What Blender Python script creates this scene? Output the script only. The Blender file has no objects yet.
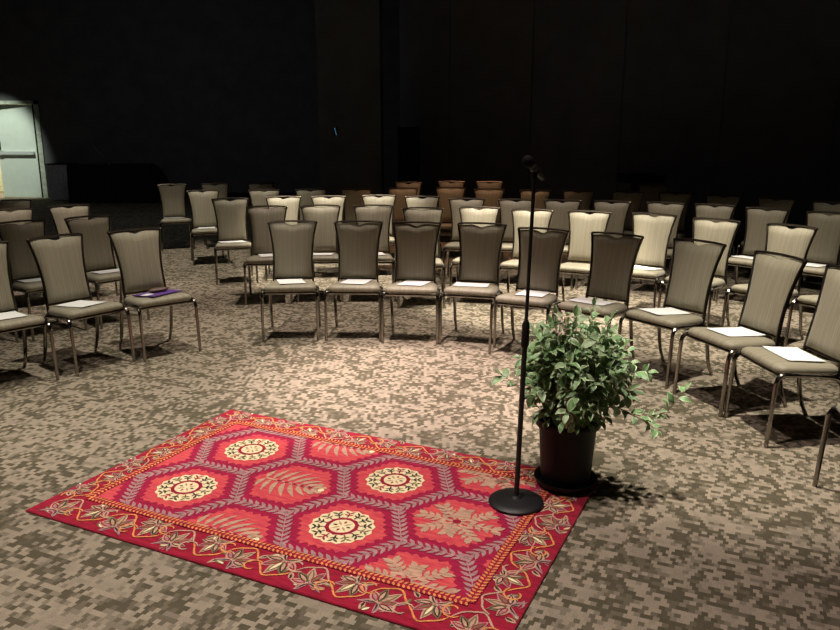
import bpy, bmesh, math, random
from mathutils import Vector, Matrix
PI = math.pi
scene = bpy.context.scene
C = scene.collection

# ------------------------------------------------------------------ helpers
def nodes_of(name):
    m = bpy.data.materials.new(name)
    m.use_nodes = True
    nt = m.node_tree
    b = nt.nodes['Principled BSDF']
    return m, nt, b

def node(nt, kind, **kw):
    n = nt.nodes.new(kind)
    for k, v in kw.items():
        setattr(n, k, v)
    return n

def rgba(c):
    return (c[0], c[1], c[2], 1.0)

def noise_mat(name, col, rough=0.6, metal=0.0, var=0.12, scale=40.0, bump=0.0, bscale=None, spec=0.5, sheen=0.0):
    """base colour with a mild noise variation and a noise bump"""
    m, nt, b = nodes_of(name)
    tc = node(nt, 'ShaderNodeTexCoord')
    nz = node(nt, 'ShaderNodeTexNoise')
    nz.inputs['Scale'].default_value = scale
    nz.inputs['Detail'].default_value = 4
    nt.links.new(tc.outputs['Object'], nz.inputs['Vector'])
    r = node(nt, 'ShaderNodeValToRGB')
    r.color_ramp.elements[0].position = 0.3
    r.color_ramp.elements[1].position = 0.7
    r.color_ramp.elements[0].color = rgba([x * (1 - var) for x in col])
    r.color_ramp.elements[1].color = rgba([min(1, x * (1 + var)) for x in col])
    nt.links.new(nz.outputs['Fac'], r.inputs['Fac'])
    nt.links.new(r.outputs['Color'], b.inputs['Base Color'])
    b.inputs['Roughness'].default_value = rough
    b.inputs['Metallic'].default_value = metal
    b.inputs['Specular IOR Level'].default_value = spec
    if sheen:
        b.inputs['Sheen Weight'].default_value = sheen
        b.inputs['Sheen Roughness'].default_value = 0.4
    if bump:
        n2 = node(nt, 'ShaderNodeTexNoise')
        n2.inputs['Scale'].default_value = bscale or scale * 4
        n2.inputs['Detail'].default_value = 3
        nt.links.new(tc.outputs['Object'], n2.inputs['Vector'])
        bp = node(nt, 'ShaderNodeBump')
        bp.inputs['Strength'].default_value = bump
        bp.inputs['Distance'].default_value = 0.004
        nt.links.new(n2.outputs['Fac'], bp.inputs['Height'])
        nt.links.new(bp.outputs['Normal'], b.inputs['Normal'])
    return m

class MB:
    """collects vertices and faces, links them as one mesh object"""
    def __init__(self):
        self.v, self.f, self.mi = [], [], []
    def add(self, vs, fs, mi=0, M=None):
        o = len(self.v)
        for p in vs:
            p = Vector(p)
            self.v.append(tuple(M @ p if M else p))
        for f in fs:
            self.f.append([i + o for i in f])
            self.mi.append(mi)
        return self
    def box(self, x0, x1, y0, y1, z0, z1, mi=0, M=None):
        vs = [(x, y, z) for z in (z0, z1) for y in (y0, y1) for x in (x0, x1)]
        fs = [(0, 2, 3, 1), (4, 5, 7, 6), (0, 1, 5, 4), (2, 6, 7, 3), (0, 4, 6, 2), (1, 3, 7, 5)]
        return self.add(vs, fs, mi, M)
    def rings(self, rs, mi=0, cap0=True, cap1=True, M=None, closed=True):
        n = len(rs[0])
        vs = [p for r in rs for p in r]
        fs = []
        for k in range(len(rs) - 1):
            for i in range(n if closed else n - 1):
                j = (i + 1) % n
                fs.append((k * n + i, k * n + j, (k + 1) * n + j, (k + 1) * n + i))
        if cap0: fs.append(tuple(reversed(range(n))))
        if cap1: fs.append(tuple(range((len(rs) - 1) * n, len(rs) * n)))
        return self.add(vs, fs, mi, M)
    def lathe(self, prof, seg=32, mi=0, M=None, cap0=True, cap1=True):
        rs = []
        for r, z in prof:
            rs.append([(r * math.cos(2 * PI * i / seg), r * math.sin(2 * PI * i / seg), z) for i in range(seg)])
        return self.rings(rs, mi, cap0, cap1, M)
    def tube(self, pts, r, seg=8, mi=0, M=None, r2=None, side=None):
        """sweep; r radius along the frame's side axis, r2 across it"""
        pts = [Vector(p) for p in pts]
        rr = r if isinstance(r, (list, tuple)) else [r] * len(pts)
        rings = []
        up = Vector(side) if side else None
        prev = None
        for i, p in enumerate(pts):
            t = (pts[min(i + 1, len(pts) - 1)] - pts[max(i - 1, 0)]).normalized()
            if up is not None:
                a = (up - t * up.dot(t)).normalized()
            else:
                if prev is None:
                    ref = Vector((0, 0, 1)) if abs(t.z) < 0.9 else Vector((1, 0, 0))
                    a = t.cross(ref).normalized()
                else:
                    a = (prev - t * prev.dot(t)).normalized()
                prev = a
            b = t.cross(a)
            q = r2 if r2 else rr[i]
            rings.append([p + a * (rr[i] * math.cos(2 * PI * k / seg)) + b * (q * math.sin(2 * PI * k / seg)) for k in range(seg)])
        return self.rings(rings, mi, True, True, M)
    def build(self, name, mats, parent=None, smooth=True, angle=40):
        me = bpy.data.meshes.new(name)
        me.from_pydata([tuple(p) for p in self.v], [], self.f)
        mats = mats if isinstance(mats, (list, tuple)) else [mats]
        for m in mats: me.materials.append(m)
        me.polygons.foreach_set('material_index', self.mi)
        bm = bmesh.new(); bm.from_mesh(me)
        bmesh.ops.recalc_face_normals(bm, faces=bm.faces)
        bm.to_mesh(me); bm.free()
        if smooth:
            me.shade_smooth()
            try: me.set_sharp_from_angle(angle=math.radians(angle))
            except Exception: pass
        o = bpy.data.objects.new(name, me)
        C.objects.link(o)
        if parent: o.parent = parent
        return o

def fillet(pts, rad, n=5):
    """round the inner corners of a polyline"""
    pts = [Vector(p) for p in pts]
    out = [pts[0]]
    for i in range(1, len(pts) - 1):
        a, p, b = pts[i - 1], pts[i], pts[i + 1]
        ra = min(rad, (a - p).length * 0.48, (b - p).length * 0.48)
        s = p + (a - p).normalized() * ra
        e = p + (b - p).normalized() * ra
        for k in range(n + 1):
            t = k / n
            out.append(s * (1 - t) ** 2 + p * 2 * t * (1 - t) + e * t * t)
    out.append(pts[-1])
    return out

def thing(name, label, cat, loc=(0, 0, 0), rotz=0.0, group=None):
    o = bpy.data.objects.new(name, None)
    C.objects.link(o)
    o.empty_display_size = 0.1
    o.location = loc; o.rotation_euler = (0, 0, rotz)
    o['label'] = label; o['category'] = cat
    if group: o['group'] = group
    return o

def tag(o, label, cat, group=None):
    o['label'] = label; o['category'] = cat
    if group: o['group'] = group
    return o

def struct(o):
    o['kind'] = 'structure'
    return o

def dup(root, loc, rotz, label, group):
    r = root.copy(); C.objects.link(r)
    r.location = loc; r.rotation_euler = (0, 0, rotz)
    r['label'] = label; r['group'] = group
    for ch in list(root.children):
        c = ch.copy(); C.objects.link(c); c.parent = r
    return r

# ------------------------------------------------------------------ materials
def fabric_mat():
    m, nt, b = nodes_of('taupe_fabric')
    tc = node(nt, 'ShaderNodeTexCoord')
    mp = node(nt, 'ShaderNodeMapping'); mp.inputs['Scale'].default_value = (260, 3, 3)
    nt.links.new(tc.outputs['Object'], mp.inputs['Vector'])
    nz = node(nt, 'ShaderNodeTexNoise'); nz.inputs['Scale'].default_value = 1.0; nz.inputs['Detail'].default_value = 3
    nt.links.new(mp.outputs['Vector'], nz.inputs['Vector'])
    r = node(nt, 'ShaderNodeValToRGB')
    r.color_ramp.elements[0].position = 0.34; r.color_ramp.elements[1].position = 0.66
    r.color_ramp.elements[0].color = (0.235, 0.208, 0.150, 1)
    r.color_ramp.elements[1].color = (0.325, 0.290, 0.212, 1)
    nt.links.new(nz.outputs['Fac'], r.inputs['Fac'])
    nt.links.new(r.outputs['Color'], b.inputs['Base Color'])
    b.inputs['Roughness'].default_value = 0.55
    b.inputs['Specular IOR Level'].default_value = 0.35
    b.inputs['Sheen Weight'].default_value = 0.25
    b.inputs['Sheen Roughness'].default_value = 0.35
    bp = node(nt, 'ShaderNodeBump'); bp.inputs['Strength'].default_value = 0.25; bp.inputs['Distance'].default_value = 0.002
    nt.links.new(nz.outputs['Fac'], bp.inputs['Height'])
    nt.links.new(bp.outputs['Normal'], b.inputs['Normal'])
    return m

def carpet_mat():
    m, nt, b = nodes_of('mosaic_carpet')
    tc = node(nt, 'ShaderNodeTexCoord')
    rot = node(nt, 'ShaderNodeMapping'); rot.inputs['Rotation'].default_value = (0, 0, math.radians(24))
    nt.links.new(tc.outputs['Object'], rot.inputs['Vector'])
    sx = node(nt, 'ShaderNodeSeparateXYZ'); nt.links.new(rot.outputs['Vector'], sx.inputs['Vector'])
    def math_(op, a, bb=None):
        n = node(nt, 'ShaderNodeMath', operation=op)
        for i, q in enumerate((a, bb)):
            if q is None: continue
            if isinstance(q, (int, float)): n.inputs[i].default_value = q
            else: nt.links.new(q, n.inputs[i])
        return n.outputs[0]
    CW, CH = 0.022, 0.025
    row = math_('FLOOR', math_('DIVIDE', sx.outputs['Y'], CH))
    off = math_('MULTIPLY', math_('MODULO', row, 2.0), 0.5)
    colm = math_('FLOOR', math_('ADD', math_('DIVIDE', sx.outputs['X'], CW), off))
    cb = node(nt, 'ShaderNodeCombineXYZ')
    nt.links.new(math_('MULTIPLY', math_('SUBTRACT', colm, off), CW), cb.inputs['X'])
    nt.links.new(math_('MULTIPLY', row, CH), cb.inputs['Y'])
    wn = node(nt, 'ShaderNodeTexWhiteNoise', noise_dimensions='2D'); nt.links.new(cb.outputs['Vector'], wn.inputs['Vector'])
    n1 = node(nt, 'ShaderNodeTexNoise'); n1.inputs['Scale'].default_value = 9.5; n1.inputs['Detail'].default_value = 2.0
    n1.inputs['Roughness'].default_value = 0.55
    nt.links.new(cb.outputs['Vector'], n1.inputs['Vector'])
    n3 = node(nt, 'ShaderNodeTexNoise'); n3.inputs['Scale'].default_value = 1.2; n3.inputs['Detail'].default_value = 1
    nt.links.new(cb.outputs['Vector'], n3.inputs['Vector'])
    val = math_('ADD', math_('ADD', math_('MULTIPLY', n1.outputs['Fac'], 1.0), math_('MULTIPLY', wn.outputs['Value'], 0.34)),
                math_('MULTIPLY', n3.outputs['Fac'], 0.25))
    r = node(nt, 'ShaderNodeValToRGB'); r.color_ramp.interpolation = 'CONSTANT'
    e = r.color_ramp.elements
    e[0].position = 0.0; e[0].color = (0.100, 0.085, 0.057, 1)
    e[1].position = 0.71; e[1].color = (0.138, 0.117, 0.083, 1)
    q = e.new(0.775); q.color = (0.205, 0.172, 0.130, 1)
    q = e.new(0.83); q.color = (0.290, 0.240, 0.183, 1)
    q = e.new(0.98); q.color = (0.250, 0.208, 0.160, 1)
    nt.links.new(val, r.inputs['Fac'])
    # pile speckle
    n2 = node(nt, 'ShaderNodeTexNoise'); n2.inputs['Scale'].default_value = 260; n2.inputs['Detail'].default_value = 2
    nt.links.new(rot.outputs['Vector'], n2.inputs['Vector'])
    mr = node(nt, 'ShaderNodeMapRange'); mr.inputs['From Min'].default_value = 0.3; mr.inputs['From Max'].default_value = 0.7
    mr.inputs['To Min'].default_value = 0.75; mr.inputs['To Max'].default_value = 1.2
    nt.links.new(n2.outputs['Fac'], mr.inputs['Value'])
    cv = math_('MULTIPLY', mr.outputs['Result'], math_('ADD', math_('MULTIPLY', wn.outputs['Value'], 0.22), 0.89))
    mx = node(nt, 'ShaderNodeMix', data_type='RGBA', blend_type='MULTIPLY'); mx.inputs[0].default_value = 1.0
    nt.links.new(r.outputs['Color'], mx.inputs[6]); nt.links.new(cv, mx.inputs[7])
    nt.links.new(mx.outputs[2], b.inputs['Base Color'])
    b.inputs['Roughness'].default_value = 0.95
    b.inputs['Specular IOR Level'].default_value = 0.1
    bp = node(nt, 'ShaderNodeBump'); bp.inputs['Strength'].default_value = 0.5; bp.inputs['Distance'].default_value = 0.004
    nt.links.new(n2.outputs['Fac'], bp.inputs['Height']); nt.links.new(bp.outputs['Normal'], b.inputs['Normal'])
    return m

def wool(name, col, var=0.16, col2=None):
    """tufted wool: streaky colour along the rows, loop bump"""
    m, nt, b = nodes_of(name)
    tc = node(nt, 'ShaderNodeTexCoord')
    mp = node(nt, 'ShaderNodeMapping'); mp.inputs['Scale'].default_value = (14, 70, 1)
    nt.links.new(tc.outputs['Object'], mp.inputs['Vector'])
    nz = node(nt, 'ShaderNodeTexNoise'); nz.inputs['Scale'].default_value = 1; nz.inputs['Detail'].default_value = 4
    nt.links.new(mp.outputs['Vector'], nz.inputs['Vector'])
    r = node(nt, 'ShaderNodeValToRGB')
    r.color_ramp.elements[0].position = 0.36; r.color_ramp.elements[1].position = 0.64
    c2 = col2 or [min(1, x * (1 + var)) for x in col]
    r.color_ramp.elements[0].color = rgba([x * (1 - var) for x in col]); r.color_ramp.elements[1].color = rgba(c2)
    nt.links.new(nz.outputs['Fac'], r.inputs['Fac'])
    nt.links.new(r.outputs['Color'], b.inputs['Base Color'])
    b.inputs['Roughness'].default_value = 0.9
    b.inputs['Specular IOR Level'].default_value = 0.15
    b.inputs['Sheen Weight'].default_value = 0.12
    n2 = node(nt, 'ShaderNodeTexVoronoi'); n2.inputs['Scale'].default_value = 190
    nt.links.new(tc.outputs['Object'], n2.inputs['Vector'])
    bp = node(nt, 'ShaderNodeBump'); bp.inputs['Strength'].default_value = 0.6; bp.inputs['Distance'].default_value = 0.003
    nt.links.new(n2.outputs['Distance'], bp.inputs['Height']); nt.links.new(bp.outputs['Normal'], b.inputs['Normal'])
    return m

def wall_mat(name, col, rough=0.85):
    return noise_mat(name, col, rough=rough, var=0.12, scale=3.0, bump=0.25, bscale=120, spec=0.2)

FABRIC = fabric_mat()
BRONZE = noise_mat('bronze_metal', (0.30, 0.275, 0.25), rough=0.17, metal=1.0, var=0.08, scale=12)
BRONZE_DARK = noise_mat('dark_bronze_frame', (0.13, 0.105, 0.085), rough=0.28, metal=0.95, var=0.1, scale=12)
PAPER = noise_mat('white_paper', (0.82, 0.81, 0.80), rough=0.7, var=0.02, scale=20, spec=0.3)
CARPET = carpet_mat()
WALL = wall_mat('dark_wall', (0.155, 0.155, 0.155))
WALL_PANEL = wall_mat('dark_fabric_panel', (0.150, 0.170, 0.200))
COLUMN = wall_mat('dark_column', (0.125, 0.140, 0.160))
CEIL = wall_mat('dark_ceiling', (0.05, 0.047, 0.044))
BLACK_MET = noise_mat('black_metal', (0.008, 0.008, 0.009), rough=0.5, var=0.2, scale=60, bump=0.1, bscale=400)
BLACK_PLA = noise_mat('black_plastic', (0.0045, 0.0045, 0.005), rough=0.55, var=0.2, scale=20, spec=0.3)
BLACK_CLOTH = noise_mat('black_cloth', (0.022, 0.022, 0.024), rough=0.95, var=0.2, scale=20, spec=0.1)
GREY_CLOTH = noise_mat('grey_cloth', (0.72, 0.73, 0.74), rough=0.9, var=0.2, scale=20, spec=0.15)

# ------------------------------------------------------------------ camera
cam = bpy.data.cameras.new('camera')
cam.sensor_width = 36.0
cam.lens = 760.0 / 840.0 * 36.0
cam.clip_end = 100
cam_o = bpy.data.objects.new('camera', cam)
C.objects.link(cam_o)
cam_o.location = (0, 0, 1.66)
cam_o.rotation_euler = (math.radians(90) - math.atan((315 - 134) / 760.0), 0, 0)
scene.camera = cam_o

# ------------------------------------------------------------------ the room
XL, XR, YN, YF, ZC = -14.0, 8.0, -3.0, 20.5, 5.5
def plane_box(name, b, mat):
    return struct(MB().box(*b).build(name, mat, smooth=False))
plane_box('floor', (XL - .2, XR + .2, YN - .2, YF + 4, -0.2, 0.0), CARPET)
plane_box('ceiling', (XL - .2, XR + .2, YN - .2, YF + 4, ZC, ZC + .2), CEIL)
plane_box('wall_left', (XL - .2, XL, YN, YF, 0, ZC), WALL)
plane_box('wall_near', (XL, XR, YN - .2, YN, 0, ZC), WALL)
plane_box('wall_right', (XR, XR + .2, YN, 10.4, 0, ZC), WALL)
# far wall with a doorway opening (x -12.25 .. -10.13)
DX0, DX1, DH = -12.28, -10.03, 2.43
w = MB()
w.box(XL, DX0, YF, YF + .2, 0, ZC); w.box(DX1, 0.6, YF, YF + .2, 0, ZC); w.box(DX0, DX1, YF, YF + .2, DH, ZC)
struct(w.build('wall_back', WALL, smooth=False))
# folding partition of tall panels that comes closer towards the right
p0, p1 = Vector((-0.38, 14.69)), Vector((8.2, 10.4))
d = (p1 - p0).normalized(); nrm = Vector((d.y, -d.x))
w = MB()
L = (p1 - p0).length; PW = 1.545
k = 0
ang = math.atan2(d.y, d.x)
M = Matrix.Translation((p0.x, p0.y, 0)) @ Matrix.Rotation(ang, 4, 'Z')
first = 1.02
xs = [0.0, first]
while xs[-1] < L - .2: xs.append(xs[-1] + PW)
for a, b_ in zip(xs[:-1], xs[1:]):
    w.box(a + .008, b_ - .008, 0, .10, 0.012, ZC - .02, M=M)
w.box(0, xs[-1], .03, .09, 0.0, ZC, M=M)
struct(w.build('wall_partition', WALL_PANEL, smooth=False))
w = MB(); w.box(-1.71, -0.66, 13.2, 14.1, 0, ZC)
struct(w.build('column', COLUMN, smooth=False))
# black baseboard along the far wall
plane_box('baseboard_back', (DX1 + .12, 0.4, YF - .02, YF, 0, 0.14), BLACK_PLA)

# doorway
DOORW = noise_mat('pale_green_door_paint', (0.66, 0.72, 0.64), rough=0.5, var=0.04, scale=6)
DOORTRIM = noise_mat('worn_cream_frame_paint', (0.55, 0.58, 0.47), rough=0.6, var=0.25, scale=9)
STEEL = noise_mat('brushed_steel', (0.72, 0.74, 0.70), rough=0.45, metal=0.35, var=0.08, scale=50)
CORR = wall_mat('corridor_wall', (0.75, 0.74, 0.55))
w = MB()
w.box(DX1 - .02, DX1 + .10, YF - .03, YF + .23, 0, DH + .07)
w.box(DX0 - .10, DX0 + .02, YF - .03, YF + .23, 0, DH + .07)
w.box(DX0 - .10, DX1 + .10, YF - .03, YF + .23, DH - .015, DH + .07)
struct(w.build('trim_door', DOORTRIM, smooth=False))
lw = 1.075
struct(MB().box(DX1 - .082, DX1 - .02, YF + .01, YF + .2, 0, DH).build('trim_door_gap_shade', BLACK_PLA, smooth=False))  # black strip standing in for the shade in the gap beside the leaf
door = bpy.data.objects.new('door_1', None); C.objects.link(door)
door['kind'] = 'structure'
door.location = (DX1 - .085, YF + .02, 0)
door.rotation_euler = (0, 0, math.radians(-6))
w = MB(); w.box(-lw, 0, 0, .045, .012, DH - .02)
w.box(-lw + .001, -.001, -.003, 0, .02, .15)
w.build('door_leaf', DOORW, door, smooth=False)
w = MB()
w.box(-lw + .06, -.10, -.075, -.035, 1.13, 1.21)
w.box(-lw + .02, -lw + .14, -.085, 0, 1.12, 1.23)
w.box(-.16, -.06, -.07, 0, 1.13, 1.21)
w.build('push_bar', STEEL, door, smooth=False)
w = MB(); w.box(-lw + .01, -lw + .08, -.05, 0, 1.25, 1.5)
w.build('latch_cover', BLACK_PLA, door, smooth=False)
# bright corridor beyond
w = MB()
w.box(DX0 - 1.2, DX1 + 1.0, YF + 2.4, YF + 2.6, 0, 2.8)
w.box(DX0 - 1.4, DX0 - 1.2, YF + .2, YF + 2.6, 0, 2.8)
w.box(DX1 + 1.0, DX1 + 1.2, YF + .2, YF + 2.6, 0, 2.8)
w.box(DX0 - 1.4, DX1 + 1.2, YF + .2, YF + 2.6, 2.8, 2.9)
struct(w.build('wall_corridor', CORR, smooth=False))

# ------------------------------------------------------------------ banquet chair
TILT = .06
def seat_bm():
    mb = MB()
    def outline(ins, z, dome=0.0):
        n = 9; pts = []
        wf, wb, yf, yb = 0.214 - ins, 0.192 - ins, -0.200 + ins, 0.185 - ins
        rc = max(0.055 - ins * .4, .02)
        for cx, cy, a0 in ((wf - rc, yf + rc, -90), (wb - rc, yb - rc, 0), (-wb + rc, yb - rc, 90), (-wf + rc, yf + rc, 180)):
            for i in range(n):
                a = math.radians(a0 + 90 * i / (n - 1))
                pts.append((cx + rc * math.cos(a), cy + rc * math.sin(a), z))
        return pts
    rs = [outline(.03, .394), outline(.012, .396), outline(.002, .402), outline(0, .411), outline(.001, .421),
          outline(.006, .431), outline(.016, .439), outline(.034, .445), outline(.07, .449), outline(.12, .452), outline(.16, .453)]
    rs = [[(x, y, z - TILT * y) for x, y, z in r] for r in rs]      # the seat rises a little towards the front
    return mb.rings(rs)

def hw(t):      # half width of the back cushion, t=0 bottom .. 1 top
    pts = [(0, .160), (.15, .156), (.35, .155), (.55, .160), (.75, .172), (.9, .185), (1, .196)]
    for (a, x), (b, y) in zip(pts[:-1], pts[1:]):
        if t <= b:
            s = (t - a) / (b - a)
            return x + (y - x) * s
    return pts[-1][1] + (t - 1) * .12
Z0, Z1 = .455, .913
def yb(z):
    t = (z - .40) / .53
    return .185 + .115 * max(t, 0) ** 1.25
def back_bm():
    mb = MB(); nx, nt = 16, 14
    rings = []
    front, rear = [], []
    for j in range(nt + 1):
        t = j / nt
        fr, re = [], []
        for i in range(nx + 1):
            s = -1 + 2 * i / nx
            x = s * hw(t)
            top = Z1 - 0.019 * math.exp(-(x / .040) ** 2) - .004 * abs(s) ** 3 + .003 * math.exp(-((abs(x) - .1) / .05) ** 2)
            z = Z0 + (top - Z0) * t
            edge = min((1 - abs(s)) * hw(t), (top - z) * 1.0, (z - Z0))
            puff = 1 - math.exp(-max(edge, 0) / .018)
            fr.append((x, yb(z) - .004 - .024 * puff, z))
            re.append((x, yb(z) + .004 + .012 * puff, z))
        front.append(fr); rear.append(re)
    n = nx + 1
    vs = [p for r in front for p in r] + [p for r in rear for p in r]
    o = (nt + 1) * n
    fs = []
    for j in range(nt):
        for i in range(nx):
            a = j * n + i
            fs.append((a, a + 1, a + n + 1, a + n)); fs.append((o + a, o + a + n, o + a + n + 1, o + a + 1))
    for i in range(nx):
        fs.append((i, o + i, o + i + 1, i + 1)); a = nt * n + i
        fs.append((a, a + 1, o + a + 1, o + a))
    for j in range(nt):
        a = j * n; fs.append((a, a + n, o + a + n, o + a)); a = j * n + nx
        fs.append((a, o + a, o + a + n, a + n))
    return mb.add(vs, fs)

def frame_bm():
    mb = MB()
    def side(sg):
        pts = [(sg * .170, .178, .375), (sg * .170, .184, .41)]
        for k in range(9):
            z = .45 + (.905 - .45) * k / 8
            t = (z - Z0) / (Z1 - Z0)
            pts.append((sg * (hw(max(t, 0)) + .008), yb(z), z))
        return pts
    l, r = side(-1), side(1)
    ztop = .924
    top = [(-.209, yb(ztop), ztop - .004), (-.12, yb(ztop) + .002, ztop + .003), (0, yb(ztop) + .004, ztop + .005), (.12, yb(ztop) + .002, ztop + .003), (.209, yb(ztop), ztop - .004)]
    path = l[:-1] + fillet([l[-1], top[0], top[1]], .016, 3)[0:-1] + top[1:-1] + fillet([top[-2], top[-1], r[-1]], .016, 3)[1:] + list(reversed(r[:-1]))
    mb.tube(path, .015, 8, r2=.0085, side=(0, 1, 0.12))
    # lower rail under the cushion
    mb.tube([(-.162, yb(.45) + .004, .445), (.162, yb(.45) + .004, .445)], .008, 8)
    return mb

def seat_frame_bm():
    mb = MB()
    for sg in (-1, 1):
        mb.tube([(sg * .216, -.10, .402), (sg * .206, .10, .384), (sg * .180, .185, .377)], .0115, 8)
    mb.tube([(-.216, -.165, .391), (.216, -.165, .391)], .0105, 8)
    mb.tube([(-.185, .15, .373), (.185, .15, .373)], .009, 8)
    return mb

def leg_bm(sg, front):
    mb = MB()
    if front:
        p = fillet([(sg * .215, -.09, .402), (sg * .222, -.207, .408), (sg * .224, -.230, .0)], .065, 8)
    else:
        p = fillet([(sg * .206, .05, .388), (sg * .204, .175, .372), (sg * .206, .225, .10), (sg * .208, .275, .0)], .07, 6)
    n = len(p)
    return mb.tube(p, [.0152 - .0032 * i / (n - 1) for i in range(n)], 8)

def make_chair():
    t = thing('banquet_chair', '', 'chair')
    seat_bm().build('seat', FABRIC, t)
    back_bm().build('backrest', FABRIC, t)
    frame_bm().build('back_frame', BRONZE_DARK, t)
    seat_frame_bm().build('seat_frame', BRONZE, t)
    for front in (True, False):
        for sg in (-1, 1):
            leg_bm(sg, front).build('leg', BRONZE, t)
    return t

ORD = ['first', 'second', 'third', 'fourth', 'fifth', 'sixth', 'seventh', 'eighth', 'ninth', 'tenth',
       'eleventh', 'twelfth', 'thirteenth', 'fourteenth']
# x, y, facing (degrees), paper on the seat
FRONT = [(-1.08, 6.27, 4, 1), (-0.54, 6.26, -2, 1), (-0.06, 6.19, -6, 1), (0.44, 6.12, -16, 1), (0.845, 5.775, -27, 1),
         (1.295, 5.49, -40, 1), (1.72, 5.16, -56, 1), (1.96, 4.60, -72, 1), (2.09, 4.11, -84, 1), (2.10, 3.13, -100, 0)]
SECOND = [(-1.55, 7.67, 9, 1), (-1.03, 7.78, 4, 1), (-0.49, 7.78, 1, 1), (0.02, 7.50, -2, 0), (0.56, 7.60, -10, 0), (1.03, 7.36, -18, 0),
          (1.52, 7.17, -26, 0), (2.04, 6.95, -35, 1), (2.41, 6.51, -44, 0), (2.83, 6.09, -53, 0), (3.16, 5.63, -62, 1)]
THIRD = [(-2.14, 8.7, 17, 1), (-1.6, 8.95, 9, 0), (-1.09, 9.02, 4, 0), (-0.5, 9.15, 1, 0), (0.02, 8.98, -1, 0), (0.51, 8.65, -7, 0),
         (1.04, 8.55, -14, 0), (1.52, 8.43, -20, 0), (2.02, 8.31, -26, 0), (2.55, 8.17, -32, 0), (2.97, 7.93, -37, 1),
         (3.32, 7.53, -43, 1), (3.7, 7.12, -49, 1)]
FOURTH = [(-2.8, 10.01, 21, 1), (-2.03, 10.1, 15, 0), (-1.45, 10.19, 8, 0), (-0.86, 10.24, 3, 0), (-0.24, 10.40, 0, 0), (0.41, 10.52, -4, 0),
          (0.9, 10.22, -9, 0), (1.47, 10.0, -14, 0), (2.01, 9.92, -19, 0), (2.59, 9.75, -25, 0), (3.14, 9.60, -29, 0),
          (3.56, 9.19, -35, 0), (3.99, 8.76, -40, 0), (4.34, 8.24, -46, 0)]
FIFTH = [(-3.62, 11.27, 21, 1), (-3.02, 11.45, 21, 0), (-2.33, 11.51, 19, 0), (-0.18, 11.74, 0, 0), (0.48, 11.98, -4, 0), (1.06, 11.9, -8, 0), (3.32, 11.1, -25, 0)]
LEFTF = [(-2.83, 5.00, 49, 1), (-2.46, 5.42, 53, 1), (-2.05, 5.77, 43, 2)]
LEFT2 = [(-3.63, 6.0, 50, 0), (-3.22, 6.37, 50, 1), (-2.81, 6.76, 49, 1)]
LEFT3 = [(-3.91, 7.44, 42, 0), (-3.51, 7.86, 42, 0)]
LEFT4 = [(-4.45, 8.49, 42, 0)]
CG = 'banquet chairs facing the rug'
PG = 'white papers on chair seats'

def where_row(row, i, n):
    if row == 'front':
        names = {0: 'leftmost in the front curved row facing the rug', 8: 'ninth from left in the front row, cut by the right edge',
                 9: 'cut off by the lower right edge', 7: 'eighth from the left in the front row'}
        return names.get(i, ORD[i] + ' from the left in the front curved row')
    if row in ('second', 'third', 'fourth', 'back'):
        end = 'leftmost' if i == 0 else ('rightmost' if i == n - 1 else ORD[i] + ' from the left')
        return end + ' in the %s curved row' % row
    return None
LEFTW = {('l1', 0): 'cut off by the left edge, front row of left block', ('l1', 1): 'in left block front row beside the purple folder chair',
         ('l1', 2): 'holding a purple folder, at the aisle in the left block', ('l2', 0): 'second left-block row, mostly past the left edge',
         ('l2', 1): 'second left-block row, middle one near the left edge', ('l2', 2): 'second left-block row, aisle end behind the purple folder',
         ('l3', 0): 'third left-block row, cut by the left edge', ('l3', 1): 'third left-block row, aisle end',
         ('l4', 0): 'rear of the left block, below the pale green door'}

proto = make_chair()
used = [False]
papers = [None]
rnd = random.Random(11)

def paper_bm(curl):
    mb = MB(); nx, ny = 6, 8
    W, D = .216, .279
    for lay in range(1):
        top, bot = [], []
        for j in range(ny + 1):
            for i in range(nx + 1):
                x = -W / 2 + W * i / nx; y = -D / 2 + D * j / ny
                z = .0012 + curl * (max(0, abs(y) / (D / 2) - .45)) ** 2 * .010 * (1 if y > 0 else .4)
                top.append((x, y, z + .0014)); bot.append((x, y, z))
        n = nx + 1; o = len(top)
        fs = []
        for j in range(ny):
            for i in range(nx):
                a = j * n + i
                fs += [(a, a + 1, a + n + 1, a + n), (o + a, o + a + n, o + a + n + 1, o + a + 1)]
        for i in range(nx):
            a = i; fs.append((a, o + a, o + a + 1, a + 1)); a = ny * n + i; fs.append((a, a + 1, o + a + 1, o + a))
        for j in range(ny):
            a = j * n; fs.append((a, a + n, o + a + n, o + a)); a = a + nx; fs.append((a, o + a, o + a + n, a + n))
        mb.add(top + bot, fs)
    return mb

def place(row, lst):
    n = len(lst)
    for i, (x, y, a, pap) in enumerate(lst):
        wh = where_row(row, i, n) or LEFTW[(row, i)]
        lab = 'taupe banquet chair ' + wh
        rz = math.radians(a)
        if not used[0]:
            proto.location = (x, y, 0); proto.rotation_euler = (0, 0, rz); proto['label'] = lab; proto['group'] = CG
            used[0] = True
        else:
            dup(proto, (x, y, 0), rz, lab, CG)
        if pap == 1:
            M = Matrix.Translation((x, y, .4535)) @ Matrix.Rotation(rz, 4, 'Z') @ Matrix.Rotation(-math.atan(TILT), 4, 'X')
            M = M @ Matrix.Translation((rnd.uniform(-.025, .025), .005 + rnd.uniform(-.02, .02), 0))
            M = M @ Matrix.Rotation(math.radians(rnd.uniform(-14, 14)) + (PI / 2 if rnd.random() < .3 else 0), 4, 'Z')
            if papers[0] is None:
                o = paper_bm(1.0).build('paper', PAPER); papers[0] = o
            else:
                o = papers[0].copy(); C.objects.link(o)
            o.location = M.to_translation(); o.rotation_euler = M.to_euler()
            plab = 'white paper on chair ' + wh
            tag(o, plab, 'paper', PG)

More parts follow.
